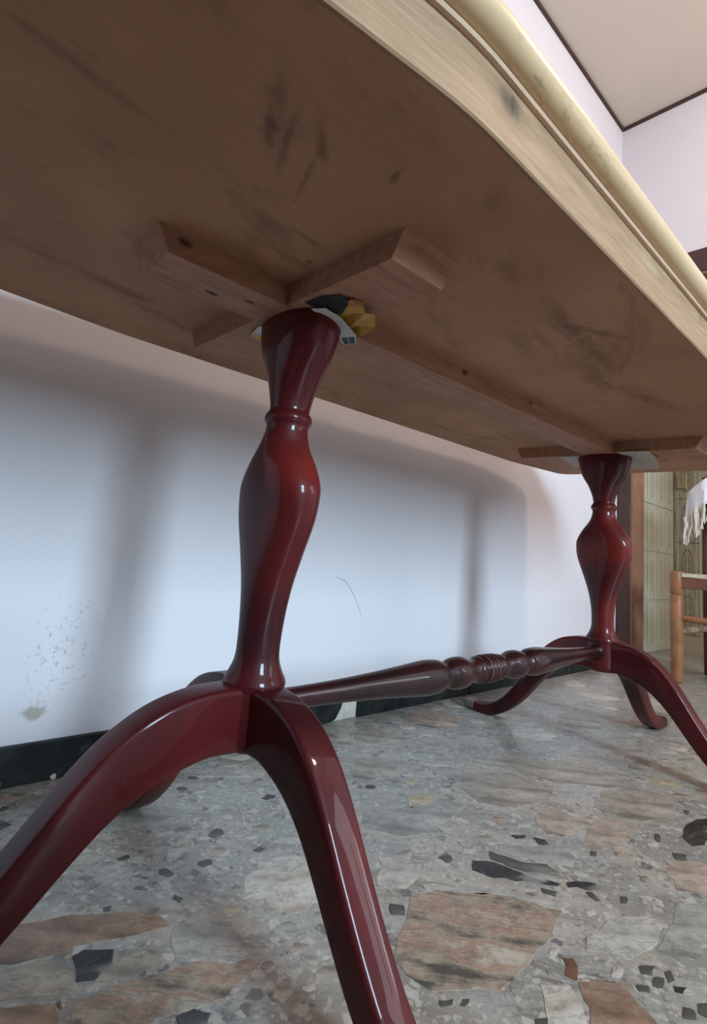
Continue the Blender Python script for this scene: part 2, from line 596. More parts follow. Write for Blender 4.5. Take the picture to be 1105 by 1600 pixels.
floor = box('floor', (XL - 0.2, YF - 0.2, -0.08), (4.4, 0.75, 0.0), TERR)
tag(floor, 'grey terrazzo floor with large marble fragments', None, None, 'structure')
ceil = box('ceiling', (XL - 0.1, YF - 0.1, ZC), (XR + 0.06, YW + 0.1, ZC + 0.1), CEIL)
tag(ceil, 'cream ceiling edged with a thin dark moulding', None, None, 'structure')
wall_b = box('wall_back', (XL, YW, 0), (XR + T, YW + 0.06, ZC), WALL)
tag(wall_b, 'pale lilac plaster wall behind the table', None, None, 'structure')
wall_l = box('wall_left', (XL - T, YF, 0), (XL, YW, ZC), WALLDARK)
tag(wall_l, 'unseen wall at the left end of the room, coloured dark to cut bounced light', None, None, 'structure')
WX0, WX1, WZ0, WZ1 = -0.44, 0.48, 0.90, 2.50
wall_f = boxes('wall_front', [((XL, YF - T, 0), (WX0, YF, ZC)), ((WX1, YF - T, 0), (XR + T, YF, ZC)),
                              ((WX0, YF - T, 0), (WX1, YF, WZ0)), ((WX0, YF - T, WZ1), (WX1, YF, ZC))], WALLDARK)
tag(wall_f, 'unseen wall with a window behind the photographer, coloured dark to cut bounced light', None, None, 'structure')
SY0, SY1 = -2.92, -2.08
wall_r = boxes('wall_right', [((XR, YJ, 0), (XR + T, YW, ZC)), ((XR, YD, ZD), (XR + T, YJ, ZC)),
                              ((XR, SY1, 0), (XR + T, YD, ZC)), ((XR, YF, 0), (XR + T, SY0, ZC)),
                              ((XR, SY0, 0), (XR + T, SY1, WZ0)), ((XR, SY0, WZ1), (XR + T, SY1, ZC))], WALL2)
tag(wall_r, 'pale lilac plaster wall with the doorway into the kitchen', None, None, 'structure')


def window(name, lo, hi, axis):
    w = empty(name, lo)
    tag(w, 'white framed two leaf window letting in daylight', None, None, 'structure')
    a0, a1 = (lo[0], hi[0]) if axis == 0 else (lo[1], hi[1])
    p = lo[1] if axis == 0 else lo[0]

    def bar(nm, u0, u1, z0, z1):
        if axis == 0:
            box(nm, (u0, p, z0), (u1, p + 0.04, z1), WHITEPAINT, w, 0.003)
        else:
            box(nm, (p, u0, z0), (p + 0.04, u1, z1), WHITEPAINT, w, 0.003)
    z0, z1 = lo[2], hi[2]
    bar('frame_rail', a0, a1, z0, z0 + 0.05)
    bar('frame_rail', a0, a1, z1 - 0.05, z1)
    bar('frame_stile', a0, a0 + 0.05, z0 + 0.05, z1 - 0.05)
    bar('frame_stile', a1 - 0.05, a1, z0 + 0.05, z1 - 0.05)
    m_ = (a0 + a1) / 2
    bar('mullion', m_ - 0.025, m_ + 0.025, z0 + 0.05, z1 - 0.05)


window('window_1', (WX0, YF - 0.07, WZ0), (WX1, YF - 0.03, WZ1), 0)
window('window_2', (XR + 0.03, SY0, WZ0), (XR + 0.07, SY1, WZ1), 1)

# thin dark moulding where ceiling and walls meet
box('trim_1', (XL, YW - 0.012, ZC - 0.013), (XR, YW, ZC), LINE)
box('trim_2', (XR - 0.012, YF, ZC - 0.016), (XR, YW - 0.012, ZC), LINE)
for nm, lb in (('trim_1', 'thin dark wooden moulding between ceiling and back wall'), ('trim_2', 'thin dark wooden moulding between ceiling and right wall')):
    tag(bpy.data.objects[nm], lb, None, None, 'structure')

# doorway into the kitchen: dark casing on the wall, brown lining in the opening
dr = empty('door_1', (XR, YJ, 0))
tag(dr, 'dark brown wooden door frame around the kitchen doorway', None, None, 'structure')
box('casing', (XR - 0.014, YJ - 0.002, 0), (XR, YW - 0.004, ZD + 0.114), DOORDARK, dr, 0.003)
box('head_casing', (XR - 0.014, YD - 0.05, ZD + 0.002), (XR, YJ - 0.002, ZD + 0.114), DOORDARK, dr, 0.003)
box('casing', (XR - 0.014, YD - 0.07, 0), (XR, YD + 0.002, ZD + 0.002), DOORDARK, dr, 0.003)
box('lining', (XR - 0.010, YJ - 0.014, 0), (XR + T + 0.01, YJ, ZD), DOORWOOD, dr, 0.002)
box('lining', (XR - 0.010, YD, 0), (XR + T + 0.01, YD + 0.014, ZD), DOORWOOD, dr, 0.002)
box('head_lining', (XR - 0.010, YD + 0.014, ZD - 0.014), (XR + T + 0.01, YJ - 0.014, ZD), DOORWOOD, dr, 0.002)

# kitchen beyond the doorway
wk1 = box('wall_kitchen_side', (XR + T, KY, 0), (4.3, KY + 0.1, 2.6), GROUT)
tag(wk1, 'kitchen wall covered with cream and olive patterned tiles', None, None, 'structure')
wk2 = box('wall_kitchen_end', (KX + 0.008, -2.6, 0), (KX + 0.1, KY, 2.6), KPLASTER)
tag(wk2, 'kitchen end wall, patterned tiles beside bare beige plaster', None, None, 'structure')
wk3 = box('wall_kitchen_near', (XR + T, -2.75, 0), (KX + 0.1, -2.6, 2.6), KPLASTER)
tag(wk3, 'plain beige near wall of the kitchen', None, None, 'structure')
kc = box('ceiling_kitchen', (XR + T, -2.75, 2.6), (KX + 0.1, KY + 0.1, 2.7), KPLASTER)
tag(kc, 'plain beige kitchen ceiling', None, None, 'structure')


def tile_mesh(w, h, th, nm, side):
    """one glazed wall tile with softened edges, face toward -y (side) or -x"""
    b = 0.0025
    pts = [(0, 0, 0), (w, 0, 0), (w, h, 0), (0, h, 0), (b, b, th), (w - b, b, th), (w - b, h - b, th), (b, h - b, th)]
    faces = [(4, 5, 6, 7), (0, 1, 5, 4), (1, 2, 6, 5), (2, 3, 7, 6), (3, 0, 4, 7)]
    me = bpy.data.meshes.new(nm)
    if side == 'y':
        me.from_pydata([(x, -z, y) for x, y, z in pts], [], faces)
    else:
        me.from_pydata([(-z, -x, y) for x, y, z in pts], [], faces)
    uvl = me.uv_layers.new(name='UVMap')
    for poly in me.polygons:
        for li in poly.loop_indices:
            x, y, z = pts[me.loops[li].vertex_index]
            uvl.data[li].uv = (x / w, y / h)
    me.materials.append(TILE)
    return me


TW, TH = 0.148, 0.268
ta = tile_mesh(TW - 0.004, TH - 0.004, 0.007, 'tile', 'y')
for i in range(6):
    for j in range(8):
        o = link('tile', ta, None, wk1)
        o.location = (KX - (i + 1) * TW, KY, 0.012 + j * TH)
tb = tile_mesh(0.136, TH - 0.004, 0.007, 'tile', 'x')
for j in range(8):
    o = link('tile', tb, None, wk2)
    o.location = (KX + 0.008, KY - 0.012, 0.09 + j * TH)

# a plain socket plate on the tiles
sp = empty('socket_plate', (KX - 0.004, 0.475, 0.955))
tag(sp, 'beige electric socket plate on the patterned kitchen tiles', 'socket')
box('plate', (KX - 0.010, 0.447, 0.955), (KX + 0.001, 0.503, 1.045), mat_plain('socket_beige', (0.40, 0.35, 0.24), 0.45, 0.05, 20), sp, 0.004)
for k in (-1, 0, 1):
    box('socket_hole', (KX - 0.0112, 0.473, 0.998 + k * 0.016), (KX - 0.0098, 0.478, 1.003 + k * 0.016), BLACKINK, sp)

# black marble baseboard tiles along the back wall, one of them broken
bb = box('baseboard_back', (XL, YW - 0.004, 0), (XR - 0.016, YW, 0.058), MORTAR)
tag(bb, 'black marble baseboard tiles, one broken with pale mortar showing', None, None, 'structure')
HB = 0.062
xs = [-1.60, -1.27, -0.94, -0.61, -0.28, 0.05, 0.375]
for x0 in xs[:-1]:
    box('tile', (x0 + 0.001, YW - 0.013, 0.0005), (x0 + 0.324, YW - 0.003, HB), BLACKM, bb, 0.001)


def slab_poly(name, pts, y0, y1, mat, parent):
    n = len(pts)
    verts = [(x, y0, z) for x, z in pts] + [(x, y1, z) for x, z in pts]
    faces = [tuple(range(n)), tuple(range(n, 2 * n))] + [(i, (i + 1) % n, n + (i + 1) % n, n + i) for i in range(n)]
    return mesh(name, verts, faces, mat, parent)


slab_poly('tile', [(0.379, 0.001), (0.535, 0.001), (0.556, 0.006), (0.572, 0.03), (0.583, 0.062), (0.379, 0.062)], YW - 0.013, YW - 0.003, BLACKM, bb)
slab_poly('tile', [(0.633, 0.001), (0.790, 0.001), (0.790, 0.062), (0.645, 0.062), (0.640, 0.04), (0.633, 0.038)], YW - 0.013, YW - 0.003, BLACKM, bb)
for x0 in (0.793, 1.12, 1.45, 1.78):
    box('tile', (x0 + 0.001, YW - 0.013, 0.0005), (x0 + 0.324, YW - 0.003, HB), BLACKM, bb, 0.001)
# crumbs of plaster on the broken edge at the left
for k in range(9):
    x = random.uniform(-0.25, 0.06)
    z = random.choice((random.uniform(0.004, 0.03), random.uniform(0.03, 0.055)))
    r = random.uniform(0.002, 0.006)
    pts = [(x + r * random.uniform(0.5, 1.2) * math.cos(a), z + r * random.uniform(0.5, 1.2) * math.sin(a)) for a in [i * 1.05 for i in range(6)]]
    slab_poly('plaster_crumb', pts, YW - 0.0142, YW - 0.0128, MORTAR, bb)

# a hairline crack in the plaster
cpts = [(0.525, 0.345), (0.555, 0.338), (0.575, 0.322), (0.60, 0.292), (0.62, 0.262), (0.627, 0.247)]
cv = [(x, YW - 0.0006, z + 0.0007) for x, z in cpts] + [(x, YW - 0.0006, z - 0.0007) for x, z in cpts]
mesh('crack', cv, [(i, i + 1, i + 7, i + 6) for i in range(5)], CRACK, wall_b)

# ------------------------------------------------------------------ marble fragments set in the floor
RZ = 0.35
MARB = {
    'layered': mat_marble('marble_layered', [(0.30, (0.077, 0.064, 0.050)), (0.40, (0.230, 0.179, 0.129)), (0.48, (0.346, 0.269, 0.198)), (0.56, (0.317, 0.179, 0.121)), (0.64, (0.383, 0.296, 0.221)), (0.76, (0.450, 0.376, 0.299))], 0.45, 1.0),
    'pale': mat_marble('marble_pale', [(0.3, (0.278, 0.251, 0.213)), (0.5, (0.393, 0.358, 0.306)), (0.72, (0.479, 0.435, 0.367))], 0.5),
    'black': mat_marble('marble_black', [(0.3, (0.011, 0.010, 0.010)), (0.62, (0.030, 0.028, 0.026)), (0.76, (0.211, 0.197, 0.169))], 1.0),
    'dark': mat_marble('marble_dark', [(0.3, (0.043, 0.040, 0.036)), (0.6, (0.086, 0.080, 0.068)), (0.8, (0.182, 0.166, 0.141))], 0.6),
    'rust': mat_marble('marble_rust', [(0.3, (0.103, 0.040, 0.022)), (0.6, (0.171, 0.072, 0.036)), (0.8, (0.240, 0.128, 0.072))], 0.6),
    'brown': mat_marble('marble_brown', [(0.3, (0.128, 0.076, 0.050)), (0.5, (0.249, 0.152, 0.101)), (0.75, (0.346, 0.237, 0.166))], 0.4),
    'white': mat_marble('marble_white', [(0.3, (0.317, 0.251, 0.194)), (0.5, (0.479, 0.426, 0.359)), (0.75, (0.547, 0.497, 0.427))], 0.9),
    'pink': mat_marble('marble_pink', [(0.3, (0.192, 0.143, 0.109)), (0.5, (0.364, 0.278, 0.213)), (0.75, (0.441, 0.354, 0.278))], 0.4),
    'sand': mat_marble('marble_sand', [(0.3, (0.163, 0.134, 0.104)), (0.5, (0.307, 0.255, 0.202)), (0.75, (0.402, 0.345, 0.278))], 0.5),
    'grey': mat_marble('marble_grey', [(0.3, (0.182, 0.170, 0.149)), (0.5, (0.297, 0.278, 0.246)), (0.75, (0.383, 0.358, 0.314))], 0.5),
    'cream': mat_marble('marble_cream', [(0.3, (0.317, 0.242, 0.145)), (0.5, (0.422, 0.336, 0.210)), (0.75, (0.479, 0.394, 0.275))], 0.4),
}
FRAG = [
    ('layered', [(0.216, -0.086), (0.251, -0.101), (0.275, -0.123), (0.322, -0.163), (0.353, -0.216), (0.335, -0.221), (0.293, -0.233), (0.268, -0.233), (0.238, -0.238), (0.198, -0.240), (0.176, -0.239), (0.161, -0.223), (0.136, -0.210), (0.117, -0.197), (0.111, -0.169), (0.114, -0.146), (0.143, -0.127), (0.175, -0.113)]),
    ('pale', [(0.242, -0.082), (0.293, -0.116), (0.344, -0.169), (0.373, -0.218), (0.357, -0.218), (0.324, -0.162), (0.276, -0.122), (0.252, -0.100), (0.234, -0.092)]),
    ('black', [(0.349, -0.088), (0.373, -0.108), (0.380, -0.134), (0.385, -0.158), (0.408, -0.189), (0.401, -0.190), (0.380, -0.167), (0.355, -0.139), (0.340, -0.129), (0.329, -0.101)]),
    ('black', [(0.419, -0.193), (0.453, -0.217), (0.440, -0.227), (0.410, -0.199)]),
    ('dark', [(0.393, -0.088), (0.400, -0.107), (0.410, -0.132), (0.437, -0.156), (0.427, -0.173), (0.403, -0.155), (0.383, -0.127), (0.376, -0.101)]),
    ('black', [(0.464, -0.082), (0.485, -0.095), (0.476, -0.100), (0.462, -0.092)]),
    ('black', [(0.489, -0.106), (0.499, -0.120), (0.492, -0.131), (0.478, -0.122)]),
    ('dark', [(0.312, -0.055), (0.332, -0.061), (0.324, -0.072), (0.312, -0.070)]),
    ('dark', [(0.179, -0.084), (0.191, -0.097), (0.179, -0.109), (0.167, -0.098)]),
    ('dark', [(0.376, -0.178), (0.387, -0.195), (0.375, -0.199), (0.368, -0.185)]),
    ('rust', [(0.277, -0.256), (0.286, -0.263), (0.279, -0.271), (0.258, -0.280), (0.254, -0.269)]),
    ('brown', [(0.257, -0.281), (0.301, -0.312), (0.275, -0.349), (0.259, -0.370), (0.247, -0.376), (0.188, -0.333), (0.217, -0.311)]),
    ('white', [(0.219, -0.259), (0.246, -0.276), (0.239, -0.288), (0.217, -0.307), (0.194, -0.323), (0.153, -0.301), (0.196, -0.276)]),
    ('dark', [(0.339, -0.313), (0.354, -0.324), (0.336, -0.327), (0.329, -0.319)]),
    ('dark', [(0.353, -0.334), (0.362, -0.337), (0.350, -0.345), (0.340, -0.342)]),
    ('dark', [(0.335, -0.329), (0.343, -0.337), (0.326, -0.340), (0.320, -0.333)]),
    ('black', [(0.339, -0.347), (0.349, -0.356), (0.337, -0.356), (0.333, -0.350)]),
    ('dark', [(0.335, -0.370), (0.351, -0.379), (0.324, -0.384), (0.322, -0.374)]),
    ('dark', [(0.317, -0.362), (0.322, -0.370), (0.311, -0.375), (0.302, -0.366)]),
    ('dark', [(0.306, -0.321), (0.316, -0.330), (0.308, -0.334), (0.300, -0.326)]),
    ('pink', [(0.572, -0.068), (0.613, -0.067), (0.622, -0.086), (0.620, -0.109), (0.635, -0.125), (0.625, -0.137), (0.575, -0.140), (0.536, -0.133), (0.522, -0.113), (0.531, -0.091)]),
    ('pink', [(0.619, -0.141), (0.659, -0.142), (0.695, -0.185), (0.640, -0.197), (0.576, -0.209), (0.553, -0.206), (0.577, -0.190), (0.539, -0.176), (0.542, -0.158)]),
    ('sand', [(0.777, -0.093), (0.847, -0.126), (0.895, -0.177), (0.868, -0.198), (0.789, -0.218), (0.716, -0.188), (0.678, -0.145), (0.692, -0.114)]),
    ('black', [(0.764, -0.240), (0.822, -0.244), (0.873, -0.256), (0.765, -0.286), (0.702, -0.269), (0.721, -0.248)]),
    ('pink', [(0.615, -0.254), (0.642, -0.276), (0.666, -0.305), (0.585, -0.330), (0.540, -0.292), (0.566, -0.277)]),
    ('grey', [(0.488, -0.304), (0.511, -0.304), (0.527, -0.315), (0.544, -0.334), (0.456, -0.355), (0.407, -0.350), (0.383, -0.321), (0.383, -0.316), (0.449, -0.311)]),
    ('pale', [(0.332, -0.257), (0.394, -0.261), (0.451, -0.289), (0.440, -0.307), (0.381, -0.312), (0.340, -0.303), (0.311, -0.266)]),
    ('cream', [(0.415, 0.097), (0.466, 0.081), (0.459, 0.061), (0.425, 0.058), (0.387, 0.062)]),
    ('grey', [(0.313, 0.100), (0.378, 0.065), (0.422, 0.056), (0.461, 0.059), (0.480, 0.042), (0.449, 0.013), (0.363, -0.014), (0.304, 0.012), (0.280, 0.063)]),
    ('sand', [(0.597, 0.105), (0.689, 0.053), (0.709, -0.031), (0.649, -0.055), (0.555, -0.038), (0.514, 0.012), (0.536, 0.069)]),
    ('pale', [(0.239, -0.004), (0.288, -0.026), (0.250, -0.070), (0.218, -0.076), (0.189, -0.053)]),
    ('grey', [(0.421, -0.083), (0.503, -0.143), (0.489, -0.174), (0.461, -0.182), (0.452, -0.164), (0.421, -0.128), (0.403, -0.095)]),
    ('sand', [(0.687, 0.144), (0.777, 0.105), (0.890, -0.014), (0.893, -0.104), (0.837, -0.112), (0.735, -0.038), (0.704, 0.062), (0.670, 0.116)]),
    ('dark', [(0.533, -0.177), (0.540, -0.183), (0.525, -0.188), (0.520, -0.183)]),
    ('dark', [(0.453, -0.250), (0.460, -0.256), (0.444, -0.261), (0.438, -0.256)]),
    ('dark', [(0.689, -0.217), (0.694, -0.222), (0.670, -0.232), (0.661, -0.230)]),
    ('dark', [(0.841, -0.217), (0.849, -0.225), (0.828, -0.229), (0.822, -0.223)]),
    ('dark', [(0.648, -0.255), (0.661, -0.271), (0.640, -0.277), (0.629, -0.265)]),
    ('dark', [(0.421, -0.218), (0.429, -0.223), (0.419, -0.239), (0.414, -0.235)]),
    ('white', [(0.383, -0.233), (0.397, -0.239), (0.387, -0.246), (0.374, -0.242)]),
    ('white', [(0.653, -0.217), (0.663, -0.228), (0.644, -0.234), (0.634, -0.225)]),
    ('white', [(0.281, -0.240), (0.290, -0.246), (0.275, -0.250), (0.265, -0.246)]),
    ('pale', [(0.368, -0.058), (0.389, -0.071), (0.370, -0.078), (0.353, -0.068)]),
    ('white', [(0.311, -0.294), (0.321, -0.303), (0.305, -0.307), (0.294, -0.300)]),
    ('dark', [(0.115, -0.209), (0.128, -0.216), (0.122, -0.220), (0.111, -0.214)]),
    ('dark', [(0.136, -0.222), (0.142, -0.226), (0.131, -0.228), (0.128, -0.225)]),
    ('dark', [(0.175, -0.277), (0.187, -0.284), (0.175, -0.290), (0.167, -0.282)]),
    ('cream', [(0.952, -0.121), (0.991, -0.151), (0.979, -0.178), (0.946, -0.176), (0.934, -0.145)]),
    ('white', [(0.033, 0.186), (0.048, 0.177), (0.009, 0.139), (-0.010, 0.133), (-0.008, 0.144)]),
    ('brown', [(-0.211, 0.124), (-0.135, 0.105), (-0.058, 0.056), (-0.052, 0.029), (-0.088, 0.036), (-0.146, 0.055), (-0.150, 0.046), (-0.218, 0.079)]),
    ('sand', [(-0.218, 0.075), (-0.155, 0.044), (-0.159, 0.007), (-0.144, -0.003), (-0.123, 0.016), (-0.096, 0.017), (-0.076, -0.016), (-0.107, -0.013), (-0.163, -0.008), (-0.225, 0.030)]),
    ('black', [(-0.150, 0.043), (-0.139, 0.045), (-0.114, 0.029), (-0.122, 0.010), (-0.142, 0.002), (-0.156, 0.009)]),
    ('layered', [(-0.164, -0.013), (-0.109, -0.019), (-0.055, -0.031), (-0.006, -0.059), (-0.006, -0.073), (-0.051, -0.087), (-0.092, -0.077), (-0.129, -0.071), (-0.180, -0.034)]),
    ('grey', [(-0.049, 0.027), (0.004, -0.003), (0.001, -0.034), (-0.016, -0.047), (-0.069, -0.018), (-0.065, 0.003)]),
    ('brown', [(-0.226, 0.025), (-0.178, -0.004), (-0.181, -0.033), (-0.229, -0.001)]),
    ('dark', [(-0.028, 0.073), (-0.023, 0.062), (-0.028, 0.058), (-0.033, 0.069)]),
    ('dark', [(-0.103, 0.096), (-0.094, 0.094), (-0.098, 0.087), (-0.104, 0.089)]),
    ('rust', [(-0.176, -0.005), (-0.173, -0.005), (-0.173, -0.013), (-0.175, -0.013)]),
    ('grey', [(0.146, 0.325), (0.165, 0.314), (0.150, 0.293), (0.134, 0.300)]),
    ('dark', [(-0.097, -0.079), (-0.080, -0.081), (-0.070, -0.094), (-0.077, -0.100), (-0.098, -0.090)]),
    ('white', [(0.148, 0.228), (0.153, 0.225), (0.127, 0.163), (0.121, 0.162)]),
]



def fragment(kind, pts, h=0.0005):
    # irregular broken outline, thin bevelled slab just proud of the ground
    out = []
    n = len(pts)
    for i in range(n):
        x0, y0 = pts[i]
        x1, y1 = pts[(i + 1) % n]
        d = math.hypot(x1 - x0, y1 - y0)
        out.append((x0, y0))
        parts = 1 if d < 0.008 else (2 if d < 0.03 or n > 10 else 3)
        for k in range(1, parts):
            j = min(0.10 * d, 0.005)
            t = k / parts
            out.append((x0 + (x1 - x0) * t + random.uniform(-j, j), y0 + (y1 - y0) * t + random.uniform(-j, j)))
    n = len(out)
    cx = sum(p[0] for p in out) / n
    cy = sum(p[1] for p in out) / n
    verts = [(x - cx, y - cy, -0.002) for x, y in out] + [((x - cx) * 0.985, (y - cy) * 0.985, h) for x, y in out]
    faces = [tuple(range(n, 2 * n))] + [(i, (i + 1) % n, n + (i + 1) % n, n + i) for i in range(n)]
    o = mesh('marble_fragment', verts, faces, MARB[kind], floor)
    o.location = (cx, cy, 0)
    return o


taken = []
for kind, pts in FRAG:
    fragment(kind, pts, 0.0009 if kind in ('black', 'dark', 'rust') else 0.0005)
    cx = sum(p[0] for p in pts) / len(pts)
    cy = sum(p[1] for p in pts) / len(pts)
    taken.append((cx, cy, max(math.hypot(p[0] - cx, p[1] - cy) for p in pts) * 0.92))
tries = 0
count = len(FRAG)
KINDS = ['grey'] * 8 + ['pale'] * 6 + ['dark'] * 6 + ['sand'] * 6 + ['pink'] * 2 + ['white'] * 3 + ['layered'] * 2 + ['black', 'cream']
while count < 298 and tries < 30000:
    tries += 1
    x, y = random.uniform(-0.32, 2.25), random.uniform(-0.42, 0.44)
    far = math.hypot(x + 0.38, y + 0.56)
    size = random.choice((0.11, 0.09, 0.075, 0.06, 0.045, 0.03, 0.02, 0.012)) * random.uniform(0.75, 1.2) if tries > 3000 else random.uniform(0.07, 0.12)
    size = min(max(size, 0.012 * far * far), 0.12)
    if random.random() > 1.25 / (0.4 + far):
        continue
    if y + size > 0.443 or any(math.hypot(x - a, y - b) < r + size * 0.85 for a, b, r in taken):
        continue
    taken.append((x, y, size * 0.85))
    n = random.randint(5, 8)
    st = random.uniform(0.4, 0.85)
    ori = random.gauss(-0.35, 0.5)
    pts = []
    a0 = random.random() * 6.28
    for k in range(n):
        a = a0 + 2 * math.pi * (k + random.uniform(-0.28, 0.28)) / n
        rr = size * random.uniform(0.75, 1.0)
        px, py = rr * math.cos(a), rr * math.sin(a) * st
        pts.append((x + px * math.cos(ori) - py * math.sin(ori), y + px * math.sin(ori) + py * math.cos(ori)))
    k = random.choice(KINDS)
    if size > 0.017 and k in ('black', 'rust', 'dark'):
        k = random.choice(('grey', 'pale', 'sand', 'layered'))
    fragment(k, pts, 0.0004)
    count += 1

# ------------------------------------------------------------------ the table
H, TB = 0.74, 0.028
XM, D = 0.5012, 1.0023
table = empty('pedestal_table', (XM, 0, 0))
tag(table, 'long double pedestal table with glossy mahogany-red turned legs and unfinished underside', 'table')


def outline(off):
    """table outline: long sides, shallow cut corners and nearly straight ends; off grows it outwards"""
    base = [(-0.930, -0.10), (-0.914, -0.315), (-0.615, -0.354), (0.637, -0.354), (0.914, -0.315), (0.930, -0.10),
            (0.930, 0.10), (0.914, 0.315), (0.637, 0.349), (-0.615, 0.340), (-0.914, 0.304), (-0.930, 0.10)]
    n = len(base)
    # soften every corner
    soft = []
    for i in range(n):
        p, a, b = Vector(base[i]), Vector(base[i - 1]), Vector(base[(i + 1) % n])
        da, db = (a - p), (b - p)
        la = min(0.035, da.length * 0.4)
        lb = min(0.035, db.length * 0.4)
        q0, q1 = p + da.normalized() * la, p + db.normalized() * lb
        for t in (0, 0.25, 0.5, 0.75, 1):
            soft.append((1 - t) ** 2 * q0 + 2 * t * (1 - t) * p + t * t * q1)
    m_ = len(soft)
    out = []
    for i in range(m_):
        d = (soft[(i + 1) % m_] - soft[i - 1]).normalized()
        nrm = Vector((d.y, -d.x))
        q = soft[i] + nrm * off
        out.append((q.x + XM, q.y))
    return out


def stack(name, prof, mat, cap_lo=True, cap_hi=True, close=False):
    """rings of the outline at (offset, z)"""
    rings = [[Vector((x, y, z)) for x, y in outline(o)] for o, z in prof]
    if close:
        rings.append(rings[0])
    o = rings_mesh(name, rings, mat, table, smooth=False, caps=cap_lo and not close)
    return smooth_by_angle(o, 35)


stack('underside_board', [(-0.0040, 0.80), (-0.0040, 0.74)], PLY)
stack('edge_band', [(-0.0040, 0.7402), (-0.0015, 0.7402), (0.0, 0.742), (0.0, 0.7965), (-0.0040, 0.7965)], PINE, close=True)
stack('edge_lip', [(-0.004, 0.7965), (0.0040, 0.7965), (0.0055, 0.7985), (0.0045, 0.8008), (-0.004, 0.8008)], PINE_LIP, close=True)
prof = [(0.0025, 0.8015)]
for k in range(13):
    a = -math.pi / 2 + math.pi * k / 12
    prof.append((0.0050 + 0.0150 * math.cos(a), 0.8170 + 0.0150 * math.sin(a)))
stack('tabletop', prof, CREAM)


def rail(name, x0, x1, y0, y1, ends):
    """flat rail under the top; ends is a string of the sloped ends (l r f b)"""
    e = 0.0155
    lo, hi = H - TB, H
    bx0, bx1 = x0 + (e if 'l' in ends else 0), x1 - (e if 'r' in ends else 0)
    by0, by1 = y0 + (e if 'f' in ends else 0), y1 - (e if 'b' in ends else 0)
    v = [(bx0, by0, lo), (bx1, by0, lo), (bx1, by1, lo), (bx0, by1, lo), (x0, y0, hi), (x1, y0, hi), (x1, y1, hi), (x0, y1, hi)]
    return mesh(name, v, [(0, 1, 2, 3), (4, 5, 6, 7), (0, 1, 5, 4), (1, 2, 6, 5), (2, 3, 7, 6), (3, 0, 4, 7)], RAIL, table)


WB, WC, CL = 0.037, 0.0408, 0.2273
rail('long_rail', -0.209, D + 0.209, -WB, WB, 'lr')
for X in (0, D):
    rail('cross_rail', X - WC, X + WC, -CL, -WB, 'f')
    rail('cross_rail', X - WC, X + WC, WB, CL, 'b')

PILLAR = [(0.7120, 0.0625, 0.0405), (0.706, 0.0645, 0.0412), (0.685, 0.0605, 0.0400), (0.660, 0.0520, 0.0360), (0.635, 0.0375, 0.0325), (0.611, 0.0280, 0.0290),
          (0.597, 0.0250, 0.0265), (0.590, 0.0250, 0.0265), (0.5865, 0.0280, 0.0290), (0.5800, 0.0300, 0.0312), (0.5745, 0.0280, 0.0290), (0.5715, 0.0262, 0.0275), (0.562, 0.0268, 0.0280),
          (0.545, 0.0325, 0.0320), (0.521, 0.0500, 0.0355), (0.497, 0.0630, 0.0360), (0.478, 0.0655, 0.0350), (0.450, 0.0620, 0.0330), (0.411, 0.0480, 0.0315),
          (0.371, 0.0345, 0.0295), (0.332, 0.0265, 0.0280), (0.300, 0.0248, 0.0268), (0.284, 0.0262, 0.0278), (0.272, 0.0305, 0.0320), (0.263, 0.0352, 0.0368), (0.2575, 0.0365, 0.0378), (0.2520, 0.0350, 0.0362)]
LEGU = [(0.012, 0.2575), (0.04, 0.2575), (0.07, 0.254), (0.105, 0.241), (0.138, 0.216), (0.165, 0.183), (0.198, 0.134), (0.225, 0.096), (0.25, 0.066), (0.275, 0.045), (0.303, 0.031), (0.335, 0.026), (0.366, 0.028), (0.378, 0.024)]
LEGL = [(0.012, 0.186), (0.036, 0.188), (0.06, 0.186), (0.098, 0.172), (0.130, 0.149), (0.156, 0.121), (0.184, 0.086), (0.208, 0.058), (0.236, 0.032), (0.266, 0.012), (0.297, 0.002), (0.335, 0.000), (0.366, 0.004), (0.377, 0.010)]


def pillar(X, leanx, leany):
    P = catmull(PILLAR, 4)
    rings = []
    seg = 56
    for z, a, b in P:
        k = max(0.0, (z - 0.30) / 0.4)
        ring = []
        flat = max(0.0, min(1.0, (a - b) / 0.03))
        ex = 2.0 + 0.5 * flat
        for s in range(seg):
            t = 2 * math.pi * s / seg
            c, sn = math.cos(t), math.sin(t)
            r = (abs(c) ** ex + abs(sn) ** ex) ** (-1 / ex)
            ring.append(Vector((X + leanx * k + b * r * c, leany * k + a * r * sn, z)))
        rings.append(ring)
    return rings_mesh('pillar', rings, LACQ, table)


